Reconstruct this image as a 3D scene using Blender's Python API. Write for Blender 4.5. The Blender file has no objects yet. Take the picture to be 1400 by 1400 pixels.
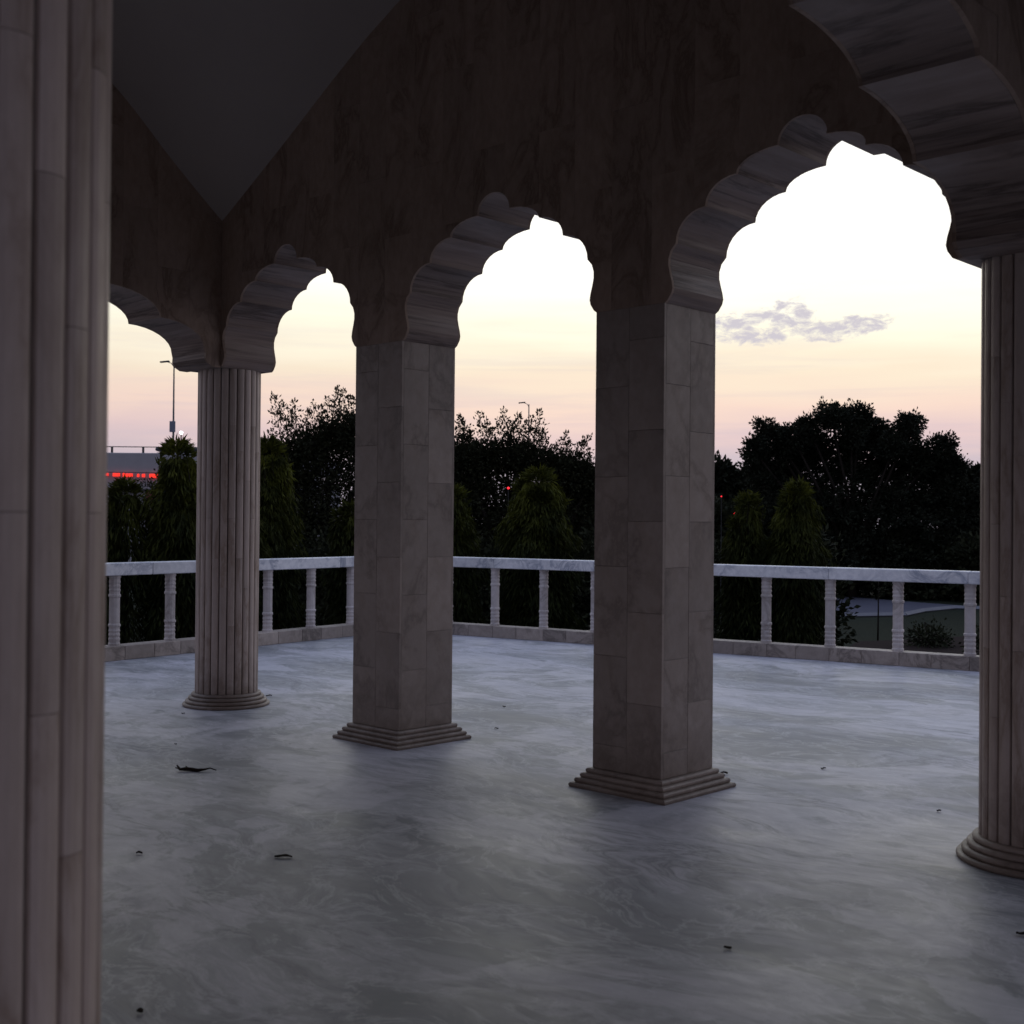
import bpy, bmesh, math, random
import numpy as np
from mathutils import Vector, Matrix
from mathutils.geometry import tessellate_polygon

R = math.radians
SC = bpy.context.scene
COL = SC.collection

# ------------------------------------------------------------------ camera
cam = bpy.data.cameras.new("camera")
cam_o = bpy.data.objects.new("camera", cam)
COL.objects.link(cam_o)
cam.sensor_width = 36.0
cam.lens = 43.32
cam.clip_start = 0.05
cam.clip_end = 2000
CAM = Vector((9.1534, -6.0192, 1.6))
YAW, PITCH, ROLL = 0.7628, 0.0080, 0.0088
Fw = Vector((-math.sin(YAW) * math.cos(PITCH), math.cos(YAW) * math.cos(PITCH), math.sin(PITCH)))
Rt = Vector((math.cos(YAW), math.sin(YAW), 0))
Up = Rt.cross(Fw)
Rr = Rt * math.cos(ROLL) + Up * math.sin(ROLL)
Ur = Up * math.cos(ROLL) - Rt * math.sin(ROLL)
M = Matrix((Rr, Ur, -Fw)).transposed().to_4x4()
M.translation = CAM
cam_o.matrix_world = M
cam.dof.use_dof = True
cam.dof.focus_distance = 12.0
cam.dof.aperture_fstop = 4.5
SC.camera = cam_o

SC.view_settings.view_transform = 'Standard'
SC.view_settings.look = 'None'
SC.view_settings.exposure = 0.0
SC.view_settings.gamma = 1.0
SC.view_settings.use_curve_mapping = False
SC.render.engine = 'CYCLES'
SC.cycles.use_denoising = True
SC.cycles.max_bounces = 6
SC.cycles.diffuse_bounces = 4
SC.cycles.sample_clamp_indirect = 4


# ------------------------------------------------------------------ node helper
class NT:
    def __init__(self, tree):
        self.t = tree
        self.n = tree.nodes
        self.l = tree.links

    def add(self, typ, **kw):
        nd = self.n.new(typ)
        for k, v in kw.items():
            setattr(nd, k, v)
        return nd

    def put(self, sock, v):
        if isinstance(v, bpy.types.NodeSocket):
            self.l.new(v, sock)
        else:
            sock.default_value = v

    def math(self, op, a, b=0.0, c=None, clamp=False):
        m = self.add('ShaderNodeMath', operation=op)
        m.use_clamp = clamp
        self.put(m.inputs[0], a)
        self.put(m.inputs[1], b)
        if c is not None:
            self.put(m.inputs[2], c)
        return m.outputs[0]

    def ramp(self, fac, stops, interp='LINEAR'):
        r = self.add('ShaderNodeValToRGB')
        cr = r.color_ramp
        cr.interpolation = interp
        while len(cr.elements) < len(stops):
            cr.elements.new(0.5)
        for e, (p, c) in zip(cr.elements, stops):
            e.position = p
            e.color = (c[0], c[1], c[2], 1) if isinstance(c, (tuple, list)) else (c, c, c, 1)
        self.l.new(fac, r.inputs[0])
        return r.outputs[0]

    def mix(self, fac, a, b, mode='MIX'):
        m = self.add('ShaderNodeMix', data_type='RGBA', blend_type=mode)
        self.put(m.inputs['Factor'], fac)
        self.put(m.inputs[6], a)
        self.put(m.inputs[7], b)
        return m.outputs[2]

    def noise(self, vec, scale, detail=4, rough=0.5, dist=0.0):
        n = self.add('ShaderNodeTexNoise')
        self.l.new(vec, n.inputs['Vector'])
        n.inputs['Scale'].default_value = scale
        n.inputs['Detail'].default_value = detail
        n.inputs['Roughness'].default_value = rough
        n.inputs['Distortion'].default_value = dist
        return n.outputs[0]

    def mapping(self, vec, loc=(0, 0, 0), rot=(0, 0, 0), scale=(1, 1, 1)):
        m = self.add('ShaderNodeMapping')
        self.l.new(vec, m.inputs['Vector'])
        self.put(m.inputs['Location'], loc)
        m.inputs['Rotation'].default_value = rot
        m.inputs['Scale'].default_value = scale
        return m.outputs[0]


# ------------------------------------------------------------------ world: sky just after sunset
world = bpy.data.worlds.new("World")
SC.world = world
world.use_nodes = True
w = NT(world.node_tree)
bgn = w.n['Background']
tc = w.add('ShaderNodeTexCoord')
sep = w.add('ShaderNodeSeparateXYZ')
w.l.new(tc.outputs['Generated'], sep.inputs[0])
vx, vy, vz = sep.outputs
el = w.math('MULTIPLY', w.math('ARCSINE', vz), 180 / math.pi)        # elevation, degrees
az = w.math('MULTIPLY', w.math('ARCTAN2', vy, vx), 180 / math.pi)     # bearing, degrees
elm = w.math('DIVIDE', w.math('MAXIMUM', el, 0.0), 90.0)
# drifting haze streaks low in the sky bend the bands a little
hz = w.noise(w.mapping(tc.outputs['Generated'], scale=(3, 3, 26)), 1.6, 4, 0.5, 0.3)
elh = w.math('ADD', elm, w.math('MULTIPLY', w.math('SUBTRACT', hz, 0.5), 0.030))
glow = w.ramp(elh, [(0.0, (.48, .43, .51)), (0.026, (.60, .52, .58)), (0.043, (.82, .62, .61)), (0.058, (.97, .735, .62)),
                    (0.078, (1.0, .85, .66)), (0.098, (1.10, 1.05, .84)), (0.13, (1.30, 1.26, 1.15)),
                    (0.22, (1.25, 1.25, 1.22)), (0.36, (.80, .84, .92)), (0.6, (.54, .62, .84)), (1.0, (.48, .58, .86))])
dusk = w.ramp(elm, [(0.0, (.24, .22, .28)), (0.06, (.32, .28, .35)), (0.14, (.34, .33, .43)), (0.4, (.38, .45, .66)), (1.0, (.48, .58, .86))])
# closeness in bearing to where the sun went down
SUNAZ = 124.0
daz = w.math('COSINE', w.math('MULTIPLY', w.math('SUBTRACT', az, SUNAZ), math.pi / 180))
g = w.ramp(w.math('MULTIPLY_ADD', daz, 0.5, 0.5), [(0.0, 0.0), (0.5, 0.10), (0.85, 0.55), (0.965, 0.93), (1.0, 1.0)], 'EASE')
skyc = w.mix(g, dusk, glow)


# torn cloud patch above the trees
def patch(caz, cel, waz, wel, slope=0.0):
    dx = w.math('SUBTRACT', az, caz)
    dy = w.math('SUBTRACT', el, w.math('MULTIPLY_ADD', dx, slope, cel))
    q = w.math('ADD', w.math('POWER', w.math('DIVIDE', dx, waz), 2.0), w.math('POWER', w.math('DIVIDE', dy, wel), 2.0))
    return w.math('SUBTRACT', 1.0, q)


cn = w.noise(w.mapping(tc.outputs['Generated'], scale=(1, 1, 2.2)), 64, 9, 0.72, 0.35)
pm = w.math('MAXIMUM', patch(122.3, 8.95, 3.3, 0.85, 0.02), w.math('MAXIMUM', patch(118.8, 8.75, 2.6, 0.55, -0.10), patch(121.0, 9.4, 1.1, 0.9)))
cm = w.math('ADD', w.math('MULTIPLY', w.math('MINIMUM', pm, 0.60), 0.34), w.math('MULTIPLY_ADD', w.math('SUBTRACT', cn, 0.5), 1.25, 0.53))
cmask = w.ramp(cm, [(0.0, 0.0), (0.575, 0.0), (0.68, 0.5), (0.80, 1.0), (1.0, 1.0)])
cmask = w.math('MULTIPLY', cmask, w.ramp(w.math('MULTIPLY_ADD', pm, 0.5, 0.5), [(0.1, 0.0), (0.45, 1.0)]))
# long faint bars of thin cloud, everywhere low in the sky
bar = w.noise(w.mapping(tc.outputs['Generated'], loc=(4, 1, 2), scale=(2.2, 2.2, 38)), 1.5, 6, 0.6, 0.4)
barm = w.math('MULTIPLY', w.ramp(bar, [(0.50, 0.0), (0.62, 0.24), (0.8, 0.42)]), w.ramp(elm, [(0.0, 0.5), (0.04, 1.0), (0.10, 0.35), (0.2, 0.1), (0.4, 0.0)]))
skyc = w.mix(barm, skyc, (0.58, 0.50, 0.60, 1))
skyc = w.mix(w.math('MULTIPLY', cmask, 0.93), skyc, (0.62, 0.58, 0.65, 1))
w.l.new(skyc, bgn.inputs['Color'])
bgn.inputs['Strength'].default_value = 1.0


# ------------------------------------------------------------------ materials
def new_mat(name, rough=0.6, spec=0.5):
    m = bpy.data.materials.new(name)
    m.use_nodes = True
    t = NT(m.node_tree)
    b = t.n['Principled BSDF']
    b.inputs['Roughness'].default_value = rough
    b.inputs['Specular IOR Level'].default_value = spec
    return m, t, b


def bump(t, b, h, strength=0.2, dist=0.002):
    n = t.add('ShaderNodeBump')
    n.inputs['Strength'].default_value = strength
    n.inputs['Distance'].default_value = dist
    t.l.new(h, n.inputs['Height'])
    t.l.new(n.outputs[0], b.inputs['Normal'])


def marble(name, base, vein, stretch=(1, 1, 1), rough=0.35, var=0.12, vscale=2.2, stain=None, fine=14, grime=0.0, dist=0.9):
    m, t, b = new_mat(name, rough)
    tc = t.add('ShaderNodeTexCoord')
    oi = t.add('ShaderNodeObjectInfo')
    off = t.math('MULTIPLY', oi.outputs['Random'], 37.0)
    cmb = t.add('ShaderNodeCombineXYZ')
    t.l.new(off, cmb.inputs[0]); t.l.new(off, cmb.inputs[1]); t.l.new(off, cmb.inputs[2])
    v = t.mapping(tc.outputs['Object'], cmb.outputs[0], (0.5, 0.35, 0.2) if stretch == (1, 1, 1) else (0, 0, 0), stretch)
    n1 = t.noise(v, vscale, 8, 0.62, dist)
    n2 = t.noise(v, vscale * 0.45, 3, 0.5, 0.6)
    n3 = t.noise(v, fine, 6, 0.65, 0.4)
    ridge = t.math('ABSOLUTE', t.math('SUBTRACT', n1, 0.5))
    vm = t.ramp(ridge, [(0.0, 1.0), (0.018, 0.55), (0.06, 0.0)])
    vm = t.math('MULTIPLY', vm, t.ramp(n2, [(0.38, 0.0), (0.55, 1.0)]))
    c = t.mix(t.ramp(n2, [(0.3, 0.0), (0.7, 1.0)]), base, tuple(x * 0.80 for x in base[:3]) + (1,))
    c = t.mix(t.ramp(n3, [(0.35, 0.0), (0.75, 0.45)]), c, vein)
    c = t.mix(vm, c, vein)
    # each slab has its own tone
    tone = t.math('MULTIPLY_ADD', oi.outputs['Random'], var * 2, 1.0 - var)
    tn = t.add('ShaderNodeCombineColor')
    for i in range(3):
        t.l.new(tone, tn.inputs[i])
    c = t.mix(1.0, c, tn.outputs[0], 'MULTIPLY')
    if stain:
        s = t.noise(tc.outputs['Object'], 1.3, 6, 0.7, 0.8)
        c = t.mix(t.ramp(s, [(0.5, 0.0), (0.8, 0.5)]), c, stain)
    if grime:      # dirt splashed and swept against the foot
        ge = t.add('ShaderNodeNewGeometry')
        sz = t.add('ShaderNodeSeparateXYZ')
        t.l.new(ge.outputs['Position'], sz.inputs[0])
        gn = t.noise(ge.outputs['Position'], 5.0, 6, 0.7, 0.6)
        hgt = t.math('SUBTRACT', 1.0, t.math('DIVIDE', sz.outputs[2], grime), clamp=True)
        gm = t.ramp(t.math('MULTIPLY', hgt, gn), [(0.15, 0.0), (0.5, 0.75)])
        c = t.mix(gm, c, (.12, .085, .06, 1))
    t.l.new(c, b.inputs['Base Color'])
    t.l.new(t.ramp(n3, [(0.2, rough * 0.75), (0.8, min(1, rough * 1.5))]), b.inputs['Roughness'])
    bump(t, b, n3, 0.12, 0.002)
    return m


MAT = {}
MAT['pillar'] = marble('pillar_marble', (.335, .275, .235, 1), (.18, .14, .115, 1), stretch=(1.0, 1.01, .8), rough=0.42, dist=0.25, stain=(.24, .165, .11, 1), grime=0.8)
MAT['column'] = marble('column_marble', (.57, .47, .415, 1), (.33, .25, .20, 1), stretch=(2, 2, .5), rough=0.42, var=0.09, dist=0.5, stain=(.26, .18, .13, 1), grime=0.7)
MAT['wall'] = marble('wall_marble', (.40, .285, .215, 1), (.20, .13, .09, 1), stretch=(1.7, 1.7, .8), rough=0.55, var=0.06, vscale=1.5)
MAT['soffit'] = marble('arch_marble', (.34, .255, .215, 1), (.11, .075, .06, 1), stretch=(.3, .3, 8), rough=0.5, var=0.12, vscale=1.7, fine=5, dist=0.3)
MAT['rail'] = marble('rail_marble', (.80, .79, .80, 1), (.30, .32, .38, 1), rough=0.35, vscale=2.6)
MAT['baluster'] = marble('baluster_marble', (.60, .54, .52, 1), (.30, .26, .24, 1), rough=0.45)
MAT['kerb'] = marble('kerb_marble', (.40, .335, .29, 1), (.16, .13, .11, 1), rough=0.5, var=0.25, stain=(.12, .10, .08, 1))
MAT['base'] = marble('base_marble', (.36, .295, .25, 1), (.17, .13, .11, 1), rough=0.45, var=0.06, stain=(.15, .11, .08, 1), grime=0.25)


def plain(name, col, rough=0.7, nscale=6, amp=0.25, metallic=0.0, bmp=0.1):
    m, t, b = new_mat(name, rough, 0.08 if rough >= .9 or name == 'paved_path' else 0.5)
    tc = t.add('ShaderNodeTexCoord')
    n = t.noise(tc.outputs['Object'], nscale, 6, 0.6)
    lo = tuple(x * (1 - amp) for x in col) + (1,)
    hi = tuple(min(1, x * (1 + amp)) for x in col) + (1,)
    t.l.new(t.mix(n, lo, hi), b.inputs['Base Color'])
    b.inputs['Metallic'].default_value = metallic
    bump(t, b, n, bmp, 0.01)
    return m


MAT['core'] = plain('mortar_core', (.15, .125, .11), 0.9)
MAT['plaster'] = plain('ceiling_plaster', (.35, .30, .265), 0.85, 2.5, 0.08)
MAT['roof'] = plain('roof_concrete', (.25, .24, .23), 0.9)
MAT['concrete'] = plain('flyover_concrete', (.30, .29, .30), 0.85, 1.5, 0.15)
MAT['metal'] = plain('dark_grey_metal', (.06, .06, .065), 0.5, 8, 0.2, 0.5)
MAT['signback'] = plain('grey_blue_sign', (.14, .15, .20), 0.5, 8, 0.1)
MAT['bluepanel'] = plain('blue_panel', (.05, .10, .22), 0.5, 8, 0.1)
MAT['redpanel'] = plain('brown_red_panel', (.20, .05, .04), 0.5, 8, 0.1)
MAT['truck'] = plain('truck_paint', (.02, .022, .035), 0.5, 8, 0.1)
MAT['glassdark'] = plain('dark_window_glass', (.03, .035, .04), 0.1, 8, 0.1)
MAT['rubber'] = plain('black_rubber', (.02, .02, .02), 0.8)
MAT['bark'] = plain('tree_bark', (.020, .016, .013), 0.95, 9, 0.4, bmp=0.6)
MAT['dryleaf'] = plain('dry_dark_leaf', (.022, .016, .012), 0.9, 40, 0.5)
MAT['soil'] = plain('planting_soil', (.015, .009, .009), 1.0, 8, 0.5, bmp=0.6)
MAT['path'] = plain('paved_path', (.085, .085, .11), 0.7, 1.5, 0.15)
MAT['pathkerb'] = plain('path_kerb', (.13, .13, .15), 0.7, 3, 0.15)


def leaf_mat(name, c1, c2, trans=0.25):
    m, t, b = new_mat(name, 0.8, 0.12)
    ge = t.add('ShaderNodeNewGeometry')
    col = t.mix(ge.outputs['Random Per Island'], c1, c2)
    t.l.new(col, b.inputs['Base Color'])
    tr = t.add('ShaderNodeBsdfTranslucent')
    t.l.new(col, tr.inputs['Color'])
    mx = t.add('ShaderNodeMixShader')
    mx.inputs[0].default_value = trans
    t.l.new(b.outputs[0], mx.inputs[1])
    t.l.new(tr.outputs[0], mx.inputs[2])
    t.l.new(mx.outputs[0], t.n['Material Output'].inputs['Surface'])
    return m


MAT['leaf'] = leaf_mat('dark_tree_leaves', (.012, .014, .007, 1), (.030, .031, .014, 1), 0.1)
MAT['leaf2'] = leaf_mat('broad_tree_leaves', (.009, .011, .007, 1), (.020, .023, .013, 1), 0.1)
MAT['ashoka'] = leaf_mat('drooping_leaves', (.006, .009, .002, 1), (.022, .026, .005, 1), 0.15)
# young growth at the tips is yellow-green
_t = NT(MAT['ashoka'].node_tree)
_b = _t.n['Principled BSDF']
_old = _b.inputs['Base Color'].links[0].from_socket
_tc = _t.add('ShaderNodeTexCoord')
_sp = _t.add('ShaderNodeSeparateXYZ')
_t.l.new(_tc.outputs['Object'], _sp.inputs[0])
_cl = _t.noise(_tc.outputs['Object'], 3.2, 3, 0.6)
_f = _t.math('MULTIPLY', _t.ramp(_t.math('DIVIDE', _sp.outputs[2], 4.0), [(0.5, 0.0), (0.9, 1.0)]), _t.ramp(_cl, [(0.38, 0.1), (0.62, 1.0)]))
_c = _t.mix(_f, _old, (.088, .092, .010, 1))
_t.l.new(_c, _b.inputs['Base Color'])
for _n in _t.n:
    if _n.type == 'BSDF_TRANSLUCENT':
        _t.l.new(_c, _n.inputs['Color'])
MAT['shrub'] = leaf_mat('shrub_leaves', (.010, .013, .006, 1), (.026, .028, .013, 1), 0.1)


def emit_mat(name, col, s):
    m, t, b = new_mat(name)
    b.inputs['Base Color'].default_value = (*col, 1)
    b.inputs['Emission Color'].default_value = (*col, 1)
    b.inputs['Emission Strength'].default_value = s
    return m


MAT['redlight'] = emit_mat('red_light', (1.0, .035, .02), 1.3)
MAT['redlamp'] = emit_mat('red_lamp_glow', (1.0, .02, .03), 2.5)
MAT['whitelamp'] = emit_mat('white_lamp_glow', (.85, .92, 1.0), 9.0)

# floor: big polished slabs of clouded white and grey marble
m, t, b = new_mat('floor_marble', 0.34, 0.45)
tc = t.add('ShaderNodeTexCoord')
P0 = tc.outputs['Object']
warp = t.add('ShaderNodeTexNoise')
t.l.new(P0, warp.inputs['Vector'])
warp.inputs['Scale'].default_value = 0.55
warp.inputs['Detail'].default_value = 4
wv = t.add('ShaderNodeVectorMath', operation='MULTIPLY_ADD')
t.l.new(warp.outputs['Color'], wv.inputs[0])
wv.inputs[1].default_value = (.95, .95, 0)
t.l.new(P0, wv.inputs[2])
PW_ = wv.outputs[0]
va = t.mapping(PW_, rot=(0, 0, R(50)), scale=(0.75, 1.35, 1))
vb = t.mapping(PW_, rot=(0, 0, R(28)), scale=(0.55, 1.6, 1))
big = t.noise(va, 0.8, 6, 0.55, 0.8)
mid = t.noise(vb, 1.9, 9, 0.68, 0.6)
fin = t.noise(vb, 8, 9, 0.75, 0.3)
pat = t.noise(t.mapping(PW_, loc=(3.1, 7.7, 0), rot=(0, 0, R(60)), scale=(0.8, 1.1, 1)), 0.62, 9, 0.62, 0.5)
c = t.mix(t.ramp(big, [(0.36, 0.0), (0.46, 0.3), (0.54, 0.65), (0.64, 1.0)]), (.155, .168, .185, 1), (.33, .338, .37, 1))
c = t.mix(t.ramp(mid, [(0.46, 0.0), (0.53, 0.5), (0.60, 0.75), (0.68, 0.3)]), c, (.42, .418, .455, 1))
c = t.mix(t.ramp(pat, [(0.505, 0.0), (0.525, 0.65), (0.58, 0.8), (0.62, 0.30), (0.8, 0.5)]), c, (.52, .51, .565, 1))
c = t.mix(t.ramp(pat, [(0.30, 0.8), (0.40, 0.55), (0.455, 0.0)]), c, (.155, .165, .175, 1))
vein = t.math('ABSOLUTE', t.math('SUBTRACT', t.noise(vb, 1.1, 10, 0.66, 0.7), 0.5))
c = t.mix(t.math('MULTIPLY', t.ramp(vein, [(0.0, 0.9), (0.008, 0.5), (0.035, 0.0)]), t.ramp(big, [(0.40, 0.2), (0.60, 1.0)])), c, (.17, .175, .19, 1))
vein2 = t.math('ABSOLUTE', t.math('SUBTRACT', t.noise(va, 2.3, 9, 0.66, 0.6), 0.52))
c = t.mix(t.ramp(vein2, [(0.0, 0.55), (0.010, 0.25), (0.03, 0.0)]), c, (.55, .545, .59, 1))
c = t.mix(t.ramp(fin, [(0.42, 0.0), (0.72, 0.42)]), c, (.21, .214, .235, 1))
brown = t.noise(P0, 0.8, 5, 0.6, 0.5)
c = t.mix(t.ramp(brown, [(0.5, 0.0), (0.72, 0.22)]), c, (.31, .28, .28, 1))
grit = t.ramp(t.noise(P0, 48, 5, 0.85), [(0.60, 0.0), (0.70, 0.6)])
c = t.mix(grit, c, (.13, .125, .12, 1))
t.l.new(c, b.inputs['Base Color'])
t.l.new(t.ramp(t.math('ADD', t.math('MULTIPLY', big, 0.5), t.math('MULTIPLY', fin, 0.5)), [(0.35, 0.38), (0.65, 0.62)]), b.inputs['Roughness'])
bump(t, b, fin, 0.10, 0.002)
MAT['floor'] = m

# lawn
m, t, b = new_mat('lawn_grass', 0.95, 0.1)
tc = t.add('ShaderNodeTexCoord')
n1 = t.noise(tc.outputs['Object'], 0.35, 4, 0.5)
n2 = t.noise(tc.outputs['Object'], 14, 6, 0.7)
c = t.mix(n1, (.012, .020, .016, 1), (.022, .022, .010, 1))
c = t.mix(t.ramp(n2, [(0.3, 0.0), (0.7, 0.5)]), c, (.008, .012, .007, 1))
t.l.new(c, b.inputs['Base Color'])
bump(t, b, n2, 0.8, 0.05)
MAT['lawn'] = m


# ------------------------------------------------------------------ object helpers
def link(name, me, mat, parent=None, loc=(0, 0, 0)):
    o = bpy.data.objects.new(name, me)
    if mat is not None and not me.materials:
        me.materials.append(MAT[mat] if isinstance(mat, str) else mat)
    COL.objects.link(o)
    o.location = loc
    if parent is not None:
        o.parent = parent
    return o


def thing(name, loc, label, cat, group=None, rz=0.0):
    o = bpy.data.objects.new(name, None)
    COL.objects.link(o)
    o.location = loc
    o.rotation_euler = (0, 0, rz)
    o['label'] = label
    o['category'] = cat
    if group:
        o['group'] = group
    return o


def tag(o, label, cat, group=None):
    o['label'] = label
    o['category'] = cat
    if group:
        o['group'] = group
    return o


def mesh(name, vs, fs, smooth=False):
    me = bpy.data.meshes.new(name)
    me.from_pydata([tuple(v) for v in vs], [], fs)
    me.update()
    if smooth:
        me.polygons.foreach_set('use_smooth', [True] * len(me.polygons))
    return me


def bm_mesh(name, bm):
    me = bpy.data.meshes.new(name)
    bm.normal_update()
    bm.to_mesh(me)
    bm.free()
    return me


def box_vf(x0, x1, y0, y1, z0, z1, vs, fs):
    b = len(vs)
    vs += [(x0, y0, z0), (x1, y0, z0), (x1, y1, z0), (x0, y1, z0), (x0, y0, z1), (x1, y0, z1), (x1, y1, z1), (x0, y1, z1)]
    fs += [tuple(b + i for i in f) for f in ((0, 3, 2, 1), (4, 5, 6, 7), (0, 1, 5, 4), (1, 2, 6, 5), (2, 3, 7, 6), (3, 0, 4, 7))]


def bevel_box(name, x0, x1, y0, y1, z0, z1, bev=0.004):
    bm = bmesh.new()
    vs, fs = [], []
    box_vf(x0, x1, y0, y1, z0, z1, vs, fs)
    bv = [bm.verts.new(v) for v in vs]
    for f in fs:
        bm.faces.new([bv[i] for i in f])
    if bev:
        bmesh.ops.bevel(bm, geom=bm.edges[:], offset=bev, segments=1, affect='EDGES')
    return bm_mesh(name, bm)


def tube_vf(pts, rads, n, vs, fs, caps=True):
    """tapered tube through pts"""
    rings = []
    for i, p in enumerate(pts):
        p = Vector(p)
        a = Vector(pts[max(0, i - 1)])
        c = Vector(pts[min(len(pts) - 1, i + 1)])
        d = (c - a)
        d = d.normalized() if d.length > 1e-9 else Vector((0, 0, 1))
        u = d.cross(Vector((0, 0, 1)) if abs(d.z) < 0.9 else Vector((1, 0, 0))).normalized()
        v = d.cross(u)
        b = len(vs)
        for k in range(n):
            th = 2 * math.pi * k / n
            vs.append(tuple(p + (u * math.cos(th) + v * math.sin(th)) * rads[i]))
        rings.append(b)
    for r0, r1 in zip(rings, rings[1:]):
        for k in range(n):
            k2 = (k + 1) % n
            fs.append((r0 + k, r0 + k2, r1 + k2, r1 + k))
    if caps:
        fs.append(tuple(rings[0] + k for k in range(n))[::-1])
        fs.append(tuple(rings[-1] + k for k in range(n)))


def lathe_vf(prof, n, vs, fs, phase=0.0):
    """prof: (r, z) bottom to top"""
    b = len(vs)
    for r, z in prof:
        for k in range(n):
            th = 2 * math.pi * k / n + phase
            vs.append((r * math.cos(th), r * math.sin(th), z))
    for i in range(len(prof) - 1):
        for k in range(n):
            k2 = (k + 1) % n
            fs.append((b + i * n + k, b + i * n + k2, b + (i + 1) * n + k2, b + (i + 1) * n + k))
    fs.append(tuple(b + k for k in range(n))[::-1])
    fs.append(tuple(b + (len(prof) - 1) * n + k for k in range(n)))


# ------------------------------------------------------------------ dimensions of the arcade
L = 6.90          # long arcade, centre of round column to centre of round column
LD = 5.12         # short side
T = 0.519         # wall thickness
H2 = T / 2
PW = 0.515        # pillar width
ZS = 2.8788       # springing
ZB = 0.1158       # top of base moulding
RC = 0.268        # column radius
ZTOP = 6.05
PAN = 0.020       # cladding thickness
VER = 4.1         # depth of the unseen verandah round the camera, set to darken the near floor


# ------------------------------------------------------------------ setting: floor and ground
def poly_sheet(name, pts, z, thick, mat, kind='structure'):
    bm = bmesh.new()
    top = [bm.verts.new((x, y, z)) for x, y in pts]
    bot = [bm.verts.new((x, y, z - thick)) for x, y in pts]
    bm.faces.new(top)
    bm.faces.new(bot[::-1])
    n = len(pts)
    for i in range(n):
        j = (i + 1) % n
        bm.faces.new((top[j], top[i], bot[i], bot[j]))
    bmesh.ops.recalc_face_normals(bm, faces=bm.faces[:])
    o = link(name, bm_mesh(name, bm), mat)
    if kind:
        o['kind'] = kind
    return o


# balustrade lines (inner foot of the kerb)
LA = Vector((-3.50, 0.15)); LB = Vector((-4.345, 5.815))     # left wing runs LA -> LB
RA = Vector((-4.345, 5.815)); RB = Vector((3.53, 7.32))      # right wing runs RA -> RB
ldir = (LB - LA).normalized(); rdir = (RB - RA).normalized()
LA2 = LA - ldir * 5.0
RB2 = RB + rdir * 6.0
lout = Vector((-ldir.y, ldir.x)); rout = Vector((-rdir.y, rdir.x))

outer = []
eo = 0.34
corner = LB + lout * eo + rout * eo
poly_sheet('terrace_floor', [(LA2 + lout * eo)[:], (14.5, -5.6), (14.5, -10.0), (-2.5, -10.0)][::1] and
           [tuple(LA2 + lout * eo), (-2.6, -12.0), (19.5, -12.0), tuple(RB2 + rout * eo + rdir * 6.0), tuple(corner)], 0.0, 1.3, 'floor')

ZG = -1.2
gs = 900
g_o = link('lawn', mesh('lawn', [(-gs, -gs, ZG), (gs, -gs, ZG), (gs, gs, ZG), (-gs, gs, ZG)], [(0, 1, 2, 3)]), 'lawn')
g_o['kind'] = 'structure'
path_pts = [(-22, 27.0), (-18.5, 35.0), (-15, 37.6), (-12.2, 36.6), (-9.2, 35.8), (-6.8, 35.5), (3, 33.2), (14, 31.2), (14, 30.9),
            (3, 32.7), (-6.7, 35.0), (-8.8, 34.3), (-8.8, 31.9), (-8.4, 29.8), (-9.3, 28.2), (-12, 25.2), (-17, 23.6)]
poly_sheet('path', path_pts, ZG + 0.03, 0.25, 'path')
kv, kf = [], []
near = [(14, 30.85), (3, 32.63), (-6.7, 34.92), (-8.7, 34.2), (-8.72, 31.9), (-8.32, 29.8), (-9.25, 28.1), (-12, 25.1), (-17, 23.5)]
for (ax, ay), (bx, by) in zip(near, near[1:]):
    tube_vf([(ax, ay, ZG + 0.04), (bx, by, ZG + 0.04)], [0.09, 0.09], 4, kv, kf)
o = link('path_kerb', mesh('path_kerb', kv, kf), 'pathkerb')
o['kind'] = 'structure'
poly_sheet('flower_bed', [(-5.0, 20.6), (-4.1, 22.6), (-3.6, 25.6), (1.5, 27.2), (8, 26), (7, 13), (-3.6, 17.0)], ZG + 0.06, 0.3, 'soil')


# ------------------------------------------------------------------ arch profiles: (d from centre, z), left half from springing up to apex
def quarter(p0, p1, n=7):
    out = []
    for i in range(1, n + 1):
        a = math.pi / 2 * i / n
        out.append((p0[0] + (p1[0] - p0[0]) * (1 - math.cos(a)), p0[1] + (p1[1] - p0[1]) * math.sin(a)))
    return out


def half_small():
    segs = []
    bulb = [(.8925, ZS), (.872, 2.893), (.846, 2.93), (.838, 2.96), (.845, 3.0), (.858, 3.045), (.868, 3.09), (.868, 3.13), (.853, 3.175), (.818, 3.212)]
    segs.append(bulb)
    c = [(.818, 3.212), (.615, 3.392), (.410, 3.538), (.150, 3.642)]
    for a, b_ in zip(c, c[1:]):
        segs.append([a] + quarter(a, b_))
    segs.append([(.150, 3.642)] + quarter((.150, 3.642), (0.0, 3.772), 8))
    core = [(.945, ZS), (.945, 3.27), (.72, 3.55), (.50, 3.70), (.22, 3.82), (0, 3.90)]
    return segs, core


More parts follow.
